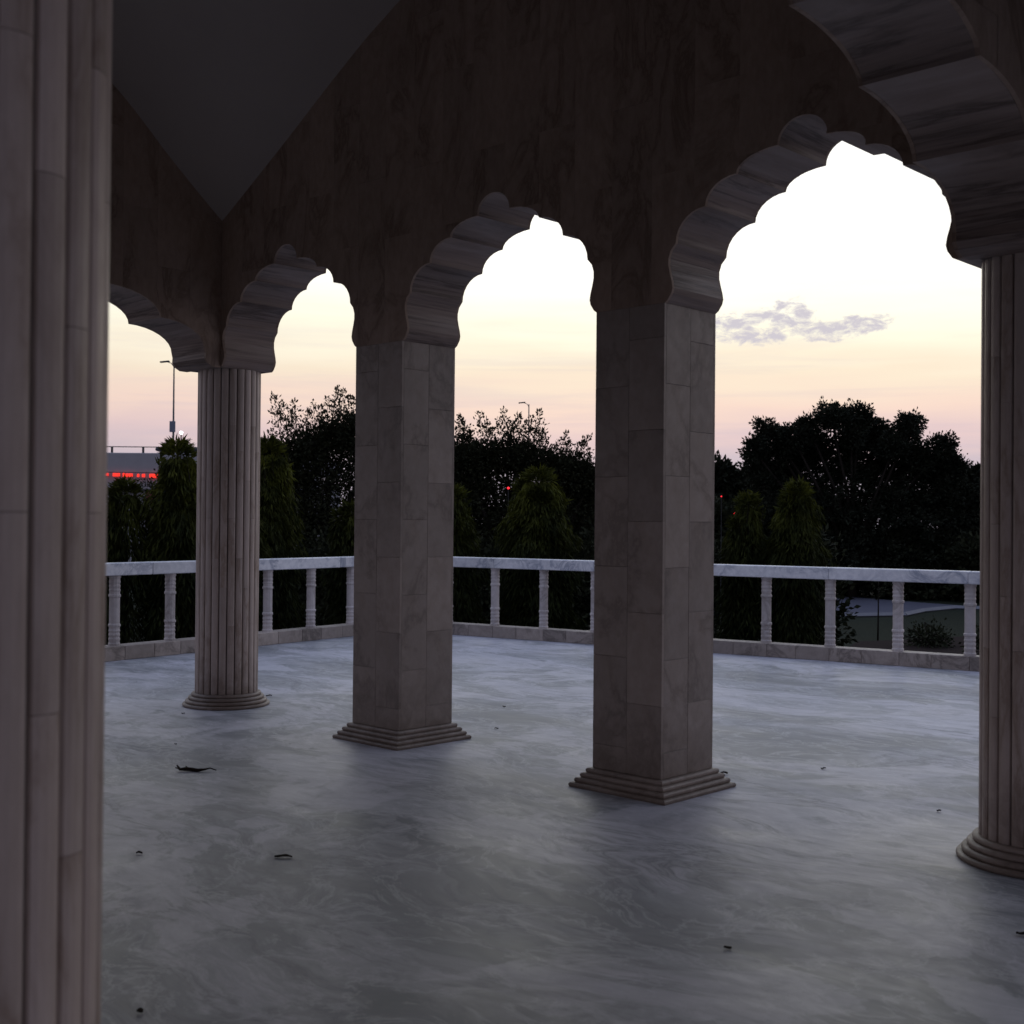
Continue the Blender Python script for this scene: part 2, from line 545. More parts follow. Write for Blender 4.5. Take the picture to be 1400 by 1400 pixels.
def half_large():
    c0 = LD / 2
    segs = []
    bulb = [(c0 - .262, ZS - .008), (c0 - .335, ZS - .006), (c0 - .385, 2.90), (c0 - .408, 2.935), (c0 - .405, 2.98), (c0 - .415, 3.02)]
    q = quarter((c0 - .415, 3.02), (c0 - .82, 3.222), 8)
    segs.append(bulb + q)
    c = [(c0 - .82, 3.222), (c0 - 1.32, 3.430), (c0 - 1.87, 3.600), (0.20, 3.70)]
    for a, b_ in zip(c, c[1:]):
        segs.append([a] + quarter(a, b_, 9))
    segs.append([(0.20, 3.70)] + quarter((0.20, 3.70), (0.0, 3.85), 8))
    core = [(c0 - .262, ZS + .15), (c0 - .72, 3.40), (c0 - 1.25, 3.64), (c0 - 1.82, 3.80), (.28, 3.92), (0, 3.97)]
    return segs, core


def wide_foot(seg):
    """the foot of the arch projects a little more where it lands on the round column"""
    return [(d - .045 * min(1, max(0, (3.66 - z) / .12)), z) if z > ZS + .004 else (d, z) for d, z in seg]


def notch(segs, cx, foot=False):
    """full arch line left to right"""
    pts = []
    for s in segs:
        pts += s if not pts else s[1:]
    left = [(cx - d, z) for d, z in pts]
    right = [(cx + d, z) for d, z in reversed((wide_foot(pts) if foot else pts)[:-1])]
    return left + right


def cnotch(core, cx):
    return [(cx - d, z) for d, z in core] + [(cx + d, z) for d, z in reversed(core[:-1])]


def extrude_poly(outline, y0, y1, xf):
    """outline in (s, z) extruded across y0..y1, mapped by xf"""
    bm = bmesh.new()
    a = [bm.verts.new(xf(s, y0, z)) for s, z in outline]
    b_ = [bm.verts.new(xf(s, y1, z)) for s, z in outline]
    tris = tessellate_polygon([[Vector((s, z, 0)) for s, z in outline]])
    for tri in tris:
        try:
            bm.faces.new([a[i] for i in tri])
            bm.faces.new([b_[i] for i in reversed(tri)])
        except ValueError:
            pass
    n = len(outline)
    for i in range(n):
        j = (i + 1) % n
        bm.faces.new((a[i], a[j], b_[j], b_[i]))
    bmesh.ops.recalc_face_normals(bm, faces=bm.faces[:])
    return bm


def arcade_wall(name, loc, rz, label, s0, s1, arches, segs, core, faces, pw=0.30, z0=ZS, seed=1, foot=False):
    """wall above the arches. local x runs along the wall, local y = through it (+y outward)"""
    root = thing(name, loc, label, 'wall', None, rz)
    idt = lambda s, y, z: Vector((s, y, z))
    line, cl = [(s0, z0)], [(s0, z0)]
    for cx in arches:
        line += notch(segs, cx, foot and cx == arches[-1])
        cl += cnotch(core, cx)
    line += [(s1, z0), (s1, ZTOP), (s0, ZTOP)]
    cl += [(s1, z0), (s1, ZTOP), (s0, ZTOP)]
    ye = H2 - PAN
    link('wall_core', bm_mesh('wall_core', extrude_poly(cl, -ye, ye, idt)), 'core', root)
    # scalloped lining, one block per foil
    for cx in arches:
        for sgn in (-1, 1):
            for k, sg in enumerate(segs):
                last = k == len(segs) - 1
                sg2 = wide_foot(sg) if foot and sgn > 0 and cx == arches[-1] else sg
                ln = [(cx + sgn * d, z) for d, z in sg2]
                cr = [(cx + sgn * d, z) for d, z in core[k:k + 2]]
                poly = ln + cr[::-1]
                yb = ye + (0.0 if k % 2 else 0.0005)
                link('arch_block', bm_mesh('arch_block', extrude_poly(poly, -yb + 0.001, yb - 0.001, idt)), 'soffit', root)
    # cladding slabs cut round the arches
    rnd = random.Random(seed)
    for side, a0, a1 in faces:
        ya, yb = (-H2, -H2 + PAN) if side < 0 else (H2 - PAN, H2)
        src = extrude_poly(line, ya, yb, idt)
        x, ci = a0, 0
        while x < a1 - 0.02:
            x2 = min(a1, x + pw)
            zz = [z0 - 0.05]
            zcur = z0 + (0.75 if ci % 2 else 1.2)
            while zcur < ZTOP - .2:
                zz.append(zcur)
                zcur += 1.05
            zz.append(ZTOP + 0.05)
            for za, zb in zip(zz, zz[1:]):
                bm = src.copy()
                G = 0.0006
                for co, no in (((x + G, 0, 0), (-1, 0, 0)), ((x2 - G, 0, 0), (1, 0, 0)), ((0, 0, za + G), (0, 0, -1)), ((0, 0, zb - G), (0, 0, 1))):
                    bmesh.ops.bisect_plane(bm, geom=bm.verts[:] + bm.edges[:] + bm.faces[:], plane_co=co, plane_no=no, clear_outer=True)
                if len(bm.faces) < 2:
                    bm.free()
                    continue
                link('panel', bm_mesh('panel', bm), 'wall', root, (0, (-1 if side < 0 else 1) * rnd.uniform(-.0008, .0008), 0))
            x = x2
            ci += 1
        src.free()
    return root


SS, SCORE = half_small()
LS, LCORE = half_large()
arcade_wall('arcade_wall', (0, 0, 0), 0, 'long inner arcade wall with three scalloped arches over the two square pillars',
            -H2, L + H2, [L / 6, L / 2, 5 * L / 6], SS, SCORE, [(-1, H2, L - H2), (1, -H2, L + H2)], seed=2, foot=True)
# the wide arch seen edge-on above the right-hand column: local x runs -v, from the long wall toward the camera
arcade_wall('arcade_wall', (L, -H2, 0), R(-90), 'wall with the wide scalloped arch springing from the half-cut right column',
            0.0, LD - H2 + H2, [LD / 2 - H2], LS, LCORE, [(-1, 0, LD - T), (1, -0.0, LD)], seed=3)
arcade_wall('arcade_wall', (0, -H2, 0), R(-90), 'dark short wall left of the far fluted column with one wide scalloped arch',
            0.0, LD, [LD / 2 - H2], LS, LCORE, [(1, 0, LD - T), (-1, -0.0, LD)], seed=4)
# fourth side, behind the near column, closes the hall (all but hidden)
vs, fs = [], []


# ------------------------------------------------------------------ ceiling: sail vault coming down to points at the corners
def gB(x):
    xs = [0.26, .64, 1.04, 1.42, 1.78, 2.12, 2.5, 3.0, 3.45]
    zs = [4.095, 4.305, 4.527, 4.746, 4.953, 5.140, 5.315, 5.48, 5.55]
    return float(np.interp(x, xs, zs))


def gA(y):
    xs = [.26, .50, .773, .97, 1.113, 1.214, 1.5, 2.0, 2.56]
    zs = [4.095, 4.30, 4.54, 4.73, 4.865, 4.95, 5.17, 5.42, 5.55]
    return float(np.interp(y, xs, zs))


NX, NY = 64, 52
x0, x1 = H2 - .004, L - H2 + .004
y0, y1 = -H2 + .004, -(LD - H2) - .004
vs, fs = [], []
for i in range(NX + 1):
    x = x0 + (x1 - x0) * i / NX
    for j in range(NY + 1):
        y = y0 + (y1 - y0) * j / NY
        a = gB(min(x, L - x)); c = gA(min(-y, LD + y))
        z = 5.9 - (5.9 - a) * (5.9 - c) / (5.9 - 4.095)
        vs.append((x, y, min(z, 5.9)))
for i in range(NX):
    for j in range(NY):
        a = i * (NY + 1) + j
        fs.append((a, a + 1, a + NY + 2, a + NY + 1))
o = link('ceiling', mesh('ceiling', vs, fs, True), 'plaster')
o['kind'] = 'structure'
o = link('roof', bevel_box('roof', -0.75, L + 0.75, -LD - 0.75, 0.75, ZTOP, ZTOP + 0.3, 0.02), 'roof')
o['kind'] = 'structure'

# unseen overhang outside, above the arches, added to shade the pillar tops
EV = 1.25
o = link('shade_eave', bevel_box('shade_eave', -H2 - EV, L + LD + EV, H2 + .003, H2 + EV, 4.40, 4.50, 0.01), 'roof')
o['kind'] = 'structure'
o = link('shade_eave', bevel_box('shade_eave', -H2 - EV, -H2 - .003, -LD - EV, H2, 4.40, 4.50, 0.01), 'roof')
o['kind'] = 'structure'

# the rest of the building round the photographer: plain arcades carrying the roof of the next bays
def rear_arcade(name, loc, rz, s0, s1, arches, segs):
    line = [(s0, ZS)]
    for cx in arches:
        line += notch(segs, cx)
    line += [(s1, ZS), (s1, ZTOP), (s0, ZTOP)]
    o_ = link(name, bm_mesh(name, extrude_poly(line, -H2, H2, lambda s_, y, z: Vector((s_, y, z)))), 'wall', None, loc)
    o_.rotation_euler = (0, 0, rz)
    o_['kind'] = 'structure'


rear_arcade('south_wall', (0, -LD, 0), 0, H2 + .002, L - H2 - .002, [L / 6, L / 2, 5 * L / 6], SS)
rear_arcade('side_wall', (L, 0, 0), 0, H2 + .002, LD + H2, [LD / 2], LS)
rear_arcade('side_wall', (L, -LD, 0), 0, H2 + .002, LD + H2, [LD / 2], LS)
rear_arcade('side_wall', (L + LD, -H2 - .002, 0), R(-90), 0, LD - T - .004, [LD / 2 - H2], LS)
for px, py in ((L + LD, 0), (L + LD, -LD), (0, -LD), (L / 3, -LD), (2 * L / 3, -LD), (L + LD, -LD - VER), (L, -LD - VER), (L / 2, -LD - VER), (0, -LD - VER)):
    vs, fs = [], []
    lathe_vf([(RC + .1, 0), (RC + .1, .03), (RC, ZB), (RC, ZS)], 32, vs, fs)
    o = link('rear_column', mesh('rear_column', vs, fs), 'column', None, (px, py, 0))
    o['kind'] = 'structure'
o = link('bay_roof', bevel_box('bay_roof', L + .76, L + LD + .75, -LD - .75, .75, ZTOP, ZTOP + .3, 0.02), 'roof')
o['kind'] = 'structure'
o = link('verandah_beam', bevel_box('verandah_beam', -.26, L + LD + .26, -LD - VER - H2, -LD - VER + H2, ZS + .002, ZTOP - 1.2, 0.01), 'wall')
o['kind'] = 'structure'
o = link('verandah_roof', bevel_box('verandah_roof', -.75, L + LD + .75, -LD - VER - .75, -LD - H2 - .003, ZTOP - 1.195, ZTOP - .9, 0.02), 'roof')  # out of view; reaches back far enough to shade the foreground floor
o['kind'] = 'structure'


# ------------------------------------------------------------------ square pillars clad in slabs
def slab_mesh(wd, ht, th, ch=0.0012):
    """slab in local x (width), z (height); back at y=0, face at y=-th"""
    vs = [(0, 0, 0), (wd, 0, 0), (wd, 0, ht), (0, 0, ht),
          (0, -th + ch, 0), (wd, -th + ch, 0), (wd, -th + ch, ht), (0, -th + ch, ht),
          (ch, -th, ch), (wd - ch, -th, ch), (wd - ch, -th, ht - ch), (ch, -th, ht - ch)]
    fs = [(3, 2, 1, 0), (8, 9, 10, 11)]
    for i in range(4):
        j = (i + 1) % 4
        fs.append((i, j, 4 + j, 4 + i))
        fs.append((4 + i, 4 + j, 8 + j, 8 + i))
    return mesh('slab', vs, fs)


def square_ring(half, z0, z1, rnd_=0.5):
    """one course of the stepped base: bull-nosed square"""
    h = z1 - z0
    prof = [(half - h * .55, z0), (half - h * .12, z0), (half, z0 + h * .30), (half, z0 + h * .62), (half - h * .22, z0 + h * .90), (half - h * .6, z1), (half - h * 1.3, z1)]
    vs, fs = [], []
    for r, z in prof:
        vs += [(-r, -r, z), (r, -r, z), (r, r, z), (-r, r, z)]
    for i in range(len(prof) - 1):
        for k in range(4):
            k2 = (k + 1) % 4
            fs.append((i * 4 + k, i * 4 + k2, i * 4 + 4 + k2, i * 4 + 4 + k))
    fs.append((3, 2, 1, 0))
    n = (len(prof) - 1) * 4
    fs.append((n, n + 1, n + 2, n + 3))
    return mesh('base_course', vs, fs)


slab_cache = {}


def pillar(cx, label, flip):
    root = thing('square_pillar', (cx, 0, 0), label, 'pillar', 'square marble pillars of the long arcade')
    hx, hy = PW / 2, H2
    ci = 0.024
    link('pillar_core', bevel_box('pillar_core', -hx + ci, hx - ci, -hy + ci, hy - ci, 0, ZS - .002, 0), 'core', root)
    rnd = random.Random(int(cx * 100))
    G = 0.0006
    # (origin xy, rotation, width): faces -y, +x, +y, -x
    for fi, (ox, oy, rz, wd) in enumerate([(-hx, -hy + PAN, 0, 2 * hx), (hx - PAN, -hy + PAN, 90, 2 * hy - 2 * PAN),
                                           (hx, hy - PAN, 180, 2 * hx), (-hx + PAN, hy - PAN, 270, 2 * hy - 2 * PAN)]):
        for sub in range(2):
            first = 0.265 if (sub + fi // 1 * 0 + flip) % 2 == 0 else 0.535
            zz = [ZB]
            z = first
            while z < ZS - .05:
                zz.append(z)
                z += 0.537
            zz.append(ZS)
            for za, zb in zip(zz, zz[1:]):
                wk = wd / 2
                key = (round(wk, 4), round(zb - za, 3))
                if key not in slab_cache:
                    slab_cache[key] = slab_mesh(wk - 2 * G, zb - za - 2 * G, PAN)
                c, s = math.cos(R(rz)), math.sin(R(rz))
                dx = sub * wk + G
                dn = rnd.uniform(-.0006, .0006)
                o = link('slab', slab_cache[key], 'pillar', root, (ox + c * dx + s * dn, oy + s * dx - c * dn, za + G))
                o.rotation_euler = (0, 0, R(rz))
    st = ZB / 4
    for k in range(4):
        e = 0.102 - 0.0245 * k
        ms = square_ring(H2 + e, st * k + (0.0 if k == 0 else 0.0), st * (k + 1) - 0.001)
        link('base_course', ms, 'base', root)
    return root


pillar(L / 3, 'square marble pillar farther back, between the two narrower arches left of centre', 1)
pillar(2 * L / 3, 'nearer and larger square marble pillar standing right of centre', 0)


# ------------------------------------------------------------------ round reeded columns
def stave_mesh(z0, z1):
    n, half = 7, R(7.5)
    ht = z1 - z0 - 0.0015
    vs, fs = [], []
    rin = RC - 0.022
    prof = []
    for i in range(n):
        u = -1 + 2 * i / (n - 1)
        th = (-1, -.93, -.55, 0, .55, .93, 1)[i] * half * 0.88
        prof.append((th, RC - (.014, .0062, .0014, 0, .0014, .0062, .014)[i]))
    ring = [(-half * .88, rin)] + prof + [(half * .88, rin)]
    for z in (0, ht):
        for th, r in ring:
            vs.append((r * math.cos(th), r * math.sin(th), z))
    m_ = len(ring)
    for i in range(m_):
        j = (i + 1) % m_
        fs.append((i, j, m_ + j, m_ + i))
    fs.append(tuple(range(m_))[::-1])
    fs.append(tuple(m_ + i for i in range(m_)))
    me = mesh('stave', vs, fs)
    return me


STJ = [(ZB, 1.02, 1.93, ZS), (ZB, 0.70, 1.61, 2.40, ZS), (ZB, 1.27, 2.18, ZS)]
stave_cache = {}
ring_cache = {}


def ring_mesh(k):
    st = ZB / 4
    r = RC + 0.101 - 0.0245 * k
    z0, z1 = st * k, st * (k + 1) - 0.001
    h = z1 - z0
    vs, fs = [], []
    lathe_vf([(r - h * .55, z0), (r - h * .12, z0), (r, z0 + h * .30), (r, z0 + h * .62), (r - h * .22, z0 + h * .90), (r - h * .6, z1), (r - h * 1.3, z1)], 64, vs, fs)
    me = mesh('base_ring', vs, fs)
    for p in me.polygons:
        p.use_smooth = len(p.vertices) == 4
    return me


def column(x, y, label, ph):
    root = thing('round_column', (x, y, 0), label, 'column', 'round reeded marble columns')
    vs, fs = [], []
    lathe_vf([(RC - .0185, 0), (RC - .0185, ZS - .006)], 48, vs, fs)
    link('column_core', mesh('column_core', vs, fs), 'core', root)
    for k in range(24):
        js = STJ[(k * 7 + int(ph * 10)) % 3]
        for za, zb in zip(js, js[1:]):
            key = (za, zb)
            if key not in stave_cache:
                stave_cache[key] = stave_mesh(za, zb)
            o = link('stave', stave_cache[key], 'column', root, (0, 0, za))
            o.rotation_euler = (0, 0, R(15 * k) + ph)
    for k in range(4):
        if k not in ring_cache:
            ring_cache[k] = ring_mesh(k)
        link('base_ring', ring_cache[k], 'base', root)
    return root


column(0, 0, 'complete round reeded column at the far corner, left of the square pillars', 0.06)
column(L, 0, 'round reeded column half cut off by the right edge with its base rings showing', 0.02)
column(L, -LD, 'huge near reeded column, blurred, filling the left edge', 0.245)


# ------------------------------------------------------------------ balustrades
def baluster_mesh():
    z0, z1 = 0.160, 0.957
    def P(r, z): return (.060 + (r - .062) * .75, z0 + (z1 - z0) * z)
    half = [P(.070, 0), P(.070, .035), P(.061, .045), P(.063, .075), P(.066, .085), P(.066, .105), P(.060, .115), P(.060, .135), P(.066, .145), P(.066, .165),
            P(.060, .175), P(.060, .195), P(.066, .205), P(.066, .22), P(.060, .23), P(.061, .265), P(.072, .275), P(.074, .29), P(.072, .305), P(.060, .315)]
    up = [(r, z0 + z1 - z) for r, z in reversed(half)]
    vs, fs = [], []
    lathe_vf(half + up, 12, vs, fs, R(15))
    return mesh('baluster', vs, fs)


BAL = baluster_mesh()


def balustrade(p0, p1, d, out, label, first, loc_posts):
    root = thing('balustrade', (p0.x, p0.y, 0), label, 'balustrade', None, math.atan2(d.y, d.x))
    ln = (p1 - p0).length
    # local x along, local y outward
    cs = [None]
    for x in loc_posts:
        o = link('baluster', BAL, 'baluster', root, (x, 0.115, 0))
        o.rotation_euler = (0, 0, 0)
    rnd = random.Random(3)
    x = 0.0
    i = 0
    cache = {}
    while x < ln - 0.01:
        wd = min([0.38, 0.43, 0.36, 0.41][i % 4], ln - x)
        key = round(wd, 3)
        if key not in cache:
            cache[key] = bevel_box('kerb_block', 0.001, wd - 0.001, 0.0, 0.23, 0.0, 0.160, 0.005)
        link('kerb_block', cache[key], 'kerb', root, (x, rnd.uniform(-.0015, .0015), rnd.uniform(-.001, 0.001)))
        x += wd
        i += 1
    x = 0.0
    cache = {}
    while x < ln - 0.01:
        wd = min(1.575, ln - x)
        key = round(wd, 3)
        if key not in cache:
            cache[key] = bevel_box('rail_slab', 0.001, wd - 0.001, 0.02, 0.21, 0.9555, 1.097, 0.009)
        link('rail_slab', cache[key], 'rail', root, (x, 0, rnd.uniform(-.001, .001)))
        x += wd
    return root


sl = (Vector((-3.597, 0.799)) - LA2).dot(ldir)
lp = [sl + 0.19 - 0.783 * k for k in range(1, 7)] + [sl + 0.19 + 0.783 * k for k in range(0, 7)]
lp = [x for x in lp if 0.1 < x < (LB - LA2).length - 0.15]
balustrade(LA2, LB, ldir, lout, 'marble balustrade on the left side of the terrace, behind the far round column', 0, sorted(lp))
sr = (Vector((-3.4417, 5.98674)) - RA).dot(rdir)
rp = [sr + 0.62 + 0.7925 * k for k in range(-2, 17)]
rp = [x for x in rp if 0.12 < x < (RB2 - RA).length - 0.1]
balustrade(RA + rdir * 0.002, RB2, rdir, rout, 'long marble balustrade across the back of the terrace, right of the far round column', 0, rp)


# ------------------------------------------------------------------ leaves
def leaf_quads(pts, dirs, ln, wd, rng, name, mat, parent, jitter=0.5):
    """diamond leaves at pts pointing along dirs"""
    n = len(pts)
    pts = np.asarray(pts); dirs = np.asarray(dirs)
    dirs = dirs + rng.normal(0, jitter, (n, 3))
    dirs /= np.linalg.norm(dirs, axis=1, keepdims=True) + 1e-9
    r = rng.normal(0, 1, (n, 3))
    side = np.cross(dirs, r)
    side /= np.linalg.norm(side, axis=1, keepdims=True) + 1e-9
    nor = np.cross(dirs, side)
    l_ = ln * rng.uniform(.7, 1.35, (n, 1)); w_ = wd * rng.uniform(.7, 1.3, (n, 1))
    a = pts
    b_ = pts + dirs * l_ * .45 + side * w_ * .5 + nor * w_ * .18
    c = pts + dirs * l_
    d = pts + dirs * l_ * .45 - side * w_ * .5 + nor * w_ * .18
    V = np.stack([a, b_, c, d], 1).reshape(-1, 3)
    me = bpy.data.meshes.new(name)
    me.vertices.add(4 * n); me.vertices.foreach_set('co', V.ravel().astype(np.float32))
    me.loops.add(4 * n); me.loops.foreach_set('vertex_index', np.arange(4 * n, dtype=np.int32))
    me.polygons.add(n)
    me.polygons.foreach_set('loop_start', np.arange(0, 4 * n, 4, dtype=np.int32))
    me.polygons.foreach_set('loop_total', np.full(n, 4, dtype=np.int32))
    me.update(calc_edges=True)
    return link(name, me, mat, parent)


def broad_tree(x, y, z_ground, lobes, label, seed, mat='leaf', leaf=(.11, .06), twigs=70, per=34, sprig=0.0, group=None, trunk_r=.22, name='broadleaf_tree', cat='tree', shoots=(), slen=1.3):
    """lobes: (right, up, depth, rx, rz) in metres relative to the foot, right = across the view of the terrace"""
    root = thing(name, (x, y, z_ground), label, cat, group)
    rng = np.random.default_rng(seed)
    rt = np.array([math.cos(YAW), math.sin(YAW), 0]); dp = np.array([-math.sin(YAW), math.cos(YAW), 0]); up = np.array([0, 0, 1.])
    tv, tf = [], []
    zmin = min(l[1] for l in lobes)
    fork = np.array([0, 0, max(0.6, zmin * .75)])
    tube_vf([(0, 0, -.1), tuple(fork * .5 + np.array([.05, .03, 0])), tuple(fork)], [trunk_r, trunk_r * .8, trunk_r * .7], 8, tv, tf)
    P, D = [], []
    for (lx, lz, ly, rx, rz) in lobes:
        c = rt * lx + up * lz + dp * ly
        midp = fork * .5 + c * .5 + rng.normal(0, .15, 3) + up * .1
        tube_vf([tuple(fork), tuple(midp), tuple(c)], [trunk_r * .5, trunk_r * .3, trunk_r * .13], 6, tv, tf)
        nt = int(twigs * max(.6, rx * rx / 1.4))
        for k in range(nt):
            d = rng.normal(0, 1, 3)
            d /= np.linalg.norm(d)
            if d[2] < -.5 and rng.random() < .5:
                d[2] *= -1
            ext = rng.uniform(.72, 1.08)
            if sprig and d[2] > .1 and rng.random() < .42:
                ext += rng.uniform(.1, 1) * sprig / max(rx, rz)
                d = d + up * .35
                d /= np.linalg.norm(d)
            e = c + (d[0] * rx * rt + d[1] * rx * dp) * ext + up * d[2] * rz * ext
            s = c + (e - c) * rng.uniform(.05, .3)
            m1 = (s + e) / 2 + rng.normal(0, .09, 3)
            if k % 2 == 0 or ext > 1.1:
                tube_vf([tuple(s), tuple(m1), tuple(e)], [.018, .011, .004], 3, tv, tf, caps=False)
            q = rng.uniform(0.12, 1.03, per) ** .8
            # quadratic bezier points
            pp = ((1 - q) ** 2)[:, None] * s + (2 * q * (1 - q))[:, None] * m1 + (q ** 2)[:, None] * e
            spread = (.15 * (1.12 - q) + .045)[:, None]
            off = rng.normal(0, 1, (per, 3)) * spread
            P.append(pp + off)
            D.append(off / (np.linalg.norm(off, axis=1, keepdims=True) + 1e-6) + (e - s) / (np.linalg.norm(e - s) + 1e-6) * .7)
    for (sx, sz) in shoots:      # upright leafy wands standing out of the crown
        e = rt * sx + up * sz + dp * rng.uniform(-.4, .4)
        lean = rt * (-.30 * sx + rng.normal(0, .12)) - up
        s = e + lean / np.linalg.norm(lean) * slen * rng.uniform(.85, 1.15)
        m1 = (s + e) / 2 + rng.normal(0, .05, 3)
        tube_vf([tuple(s), tuple(m1), tuple(e)], [.02, .012, .003], 3, tv, tf, caps=False)
        n = int(95 * slen)
        q = rng.uniform(0, 1, n) ** .75
        pp = ((1 - q) ** 2)[:, None] * s + (2 * q * (1 - q))[:, None] * m1 + (q ** 2)[:, None] * e
        off = rng.normal(0, 1, (n, 3)) * (.02 + .16 * (1 - q) ** .8)[:, None]
        P.append(pp + off)
        D.append(off / (np.linalg.norm(off, axis=1, keepdims=True) + 1e-6) * .8 + up * .8)
        for j in range(3):       # side sprays
            b0 = s + (e - s) * rng.uniform(.15, .7)
            dd = rt * rng.normal(0, .7) + dp * rng.normal(0, .5) + up * rng.uniform(.3, .9)
            e2 = b0 + dd / np.linalg.norm(dd) * rng.uniform(.2, .5)
            tube_vf([tuple(b0), tuple(e2)], [.006, .002], 3, tv, tf, caps=False)
            q = rng.uniform(0, 1, 16)[:, None]
            P.append(b0 + (e2 - b0) * q + rng.normal(0, .025, (16, 3)))
            D.append(rng.normal(0, .6, (16, 3)) + up * .6)
    link('trunk', mesh('trunk', tv, tf, True), 'bark', root)
    leaf_quads(np.concatenate(P), np.concatenate(D), leaf[0], leaf[1], rng, 'crown', mat, root, .45)
    return root


def ashoka(x, y, z_ground, ht, rad, label, seed, tips=4, group='clipped columnar evergreens outside the balustrade', dens=1.0):
    root = thing('columnar_tree', (x, y, z_ground), label, 'tree', group)
    rng = np.random.default_rng(seed)
    tv, tf = [], []
    tube_vf([(0, 0, -.1), (0.02, 0, ht * .5), (0, 0.02, ht * .93)], [.07, .05, .012], 7, tv, tf)
    P, D = [], []
    spind = [(0, 0, ht, rad * .88, 0.12)]
    for k in range(tips):
        a = rng.uniform(0, 2 * math.pi)
        q = rng.uniform(.25, .55) * rad
        spind.append((q * math.cos(a), q * math.sin(a), ht * rng.uniform(.76, .975), rad * rng.uniform(.38, .66), .1))
    for (sx, sy, sh, sr, zl) in spind:
        n = int(5200 * dens * (sr / (.8 * .45)) * (sh / 3.6))
        z = zl + (sh - zl) * rng.uniform(0, 1, n) ** .85
        tt = (sh - z) / sh
        rr = sr * np.minimum(1, (tt / .36) ** .52 + .05) * (1 - .12 * np.clip((tt - .6) / .4, 0, 1))
        th = rng.uniform(0, 2 * math.pi, n)
        lump = 1 + .15 * np.sin(th * 5 + z * 2.1 + seed) + .17 * np.sin(th * 3 - z * (4.0 + seed % 3) + seed * 2) + .13 * np.sin(z * 9 + th * 2 + seed)
        r_ = rr * lump * rng.uniform(.0, 1, n) ** .28
        P.append(np.stack([sx + r_ * np.cos(th), sy + r_ * np.sin(th), z], 1))
        D.append(np.stack([np.cos(th) * .45, np.sin(th) * .45, -np.ones(n) * .85 + 1.1 * (tt < .05)], 1))
    # loose shoots standing out of the top
    for k in range(14):
        a = rng.uniform(0, 2 * math.pi); q = rng.uniform(0, .7) * rad
        b0 = np.array([q * math.cos(a), q * math.sin(a), ht * (rng.uniform(.90, .985) - .12 * q / rad)])
        e0 = b0 + np.array([rng.normal(0, .05), rng.normal(0, .05), rng.uniform(.08, .22)])
        tube_vf([tuple(b0 - [0, 0, .2]), tuple(e0)], [.008, .003], 3, tv, tf, caps=False)
        uq = rng.uniform(0, 1, 12)[:, None]
        P.append(b0 + (e0 - b0) * uq)
        D.append(rng.normal(0, .5, (12, 3)) + np.array([0, 0, .6]))
    link('trunk', mesh('trunk', tv, tf, True), 'bark', root)
    leaf_quads(np.concatenate(P), np.concatenate(D), .13, .026, rng, 'crown', 'ashoka', root, .22)
    return root


Gc = ZG
ASH = [
    (-6.26, 2.48, 2.10, .42, 'columnar evergreen at far left beside the near column, under the red lights'),
    (-5.93, 3.07, 2.66, .52, 'tall columnar evergreen directly left of the far round column'),
    (-5.95, 3.88, 2.60, .46, 'columnar evergreen standing straight behind the far round column'),
    (-6.18, 4.76, 2.78, .55, 'columnar evergreen showing just right of the far round column'),
    (-6.16, 6.32, 1.84, .40, 'low columnar evergreen half hidden by the left edge of the farther square pillar'),
    (-5.73, 8.11, 2.15, .52, 'columnar evergreen peeping out right of the farther square pillar'),
    (-4.69, 9.10, 2.46, .68, 'broad columnar evergreen with three tips midway between the two square pillars'),
    (-3.45, 10.2, 2.15, .50, 'columnar evergreen hidden behind the nearer square pillar'),
    (-1.90, 11.08, 2.05, .40, 'slim columnar evergreen right of the nearer square pillar, left of a brighter one'),
    (-1.11, 11.28, 2.24, .52, 'bright-tipped columnar evergreen in front of the large round-headed tree'),
]
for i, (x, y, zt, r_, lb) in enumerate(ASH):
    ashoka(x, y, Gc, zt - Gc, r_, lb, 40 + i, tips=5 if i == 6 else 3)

# --- trees in the garden beyond
LOW = dict(leaf=(.088, .048), twigs=84, per=54, slen=1.3)
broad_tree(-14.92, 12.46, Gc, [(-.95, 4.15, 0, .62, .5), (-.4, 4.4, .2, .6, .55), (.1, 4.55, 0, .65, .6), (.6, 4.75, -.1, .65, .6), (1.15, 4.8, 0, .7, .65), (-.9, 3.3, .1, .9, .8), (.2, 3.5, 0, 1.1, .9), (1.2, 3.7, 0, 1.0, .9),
           (-.5, 2.3, 0, 1.5, 1.1), (1.0, 2.4, .2, 1.5, 1.1), (0, 1.2, 0, 1.8, 1.0)],
           'tall dark tree with upright sprigs left of the farther square pillar', 11,
           shoots=[(-1.23, 5.84), (-1.12, 5.48), (-0.64, 5.68), (-0.73, 5.38), (-0.37, 5.49), (-0.25, 5.69), (-0.06, 5.58), (0.16, 5.64), (0.35, 6.06), (0.48, 5.98), (0.66, 5.85), (0.8, 5.71), (-0.81, 5.22), (1.05, 5.5), (1.3, 5.6), (1.6, 5.5), (-1.3, 5.0)], **LOW)
broad_tree(-14.0, 15.4, Gc, [(-.6, 4.2, 0, 1.0, .9), (.6, 4.2, 0, 1.0, .9), (0, 3.3, 0, 1.7, 1.2), (0, 1.9, 0, 1.8, 1.2)],
           'dark leafy tree mostly hidden behind the farther square pillar', 12, shoots=[(-.7, 5.4), (0, 5.6), (.6, 5.5)], **LOW)
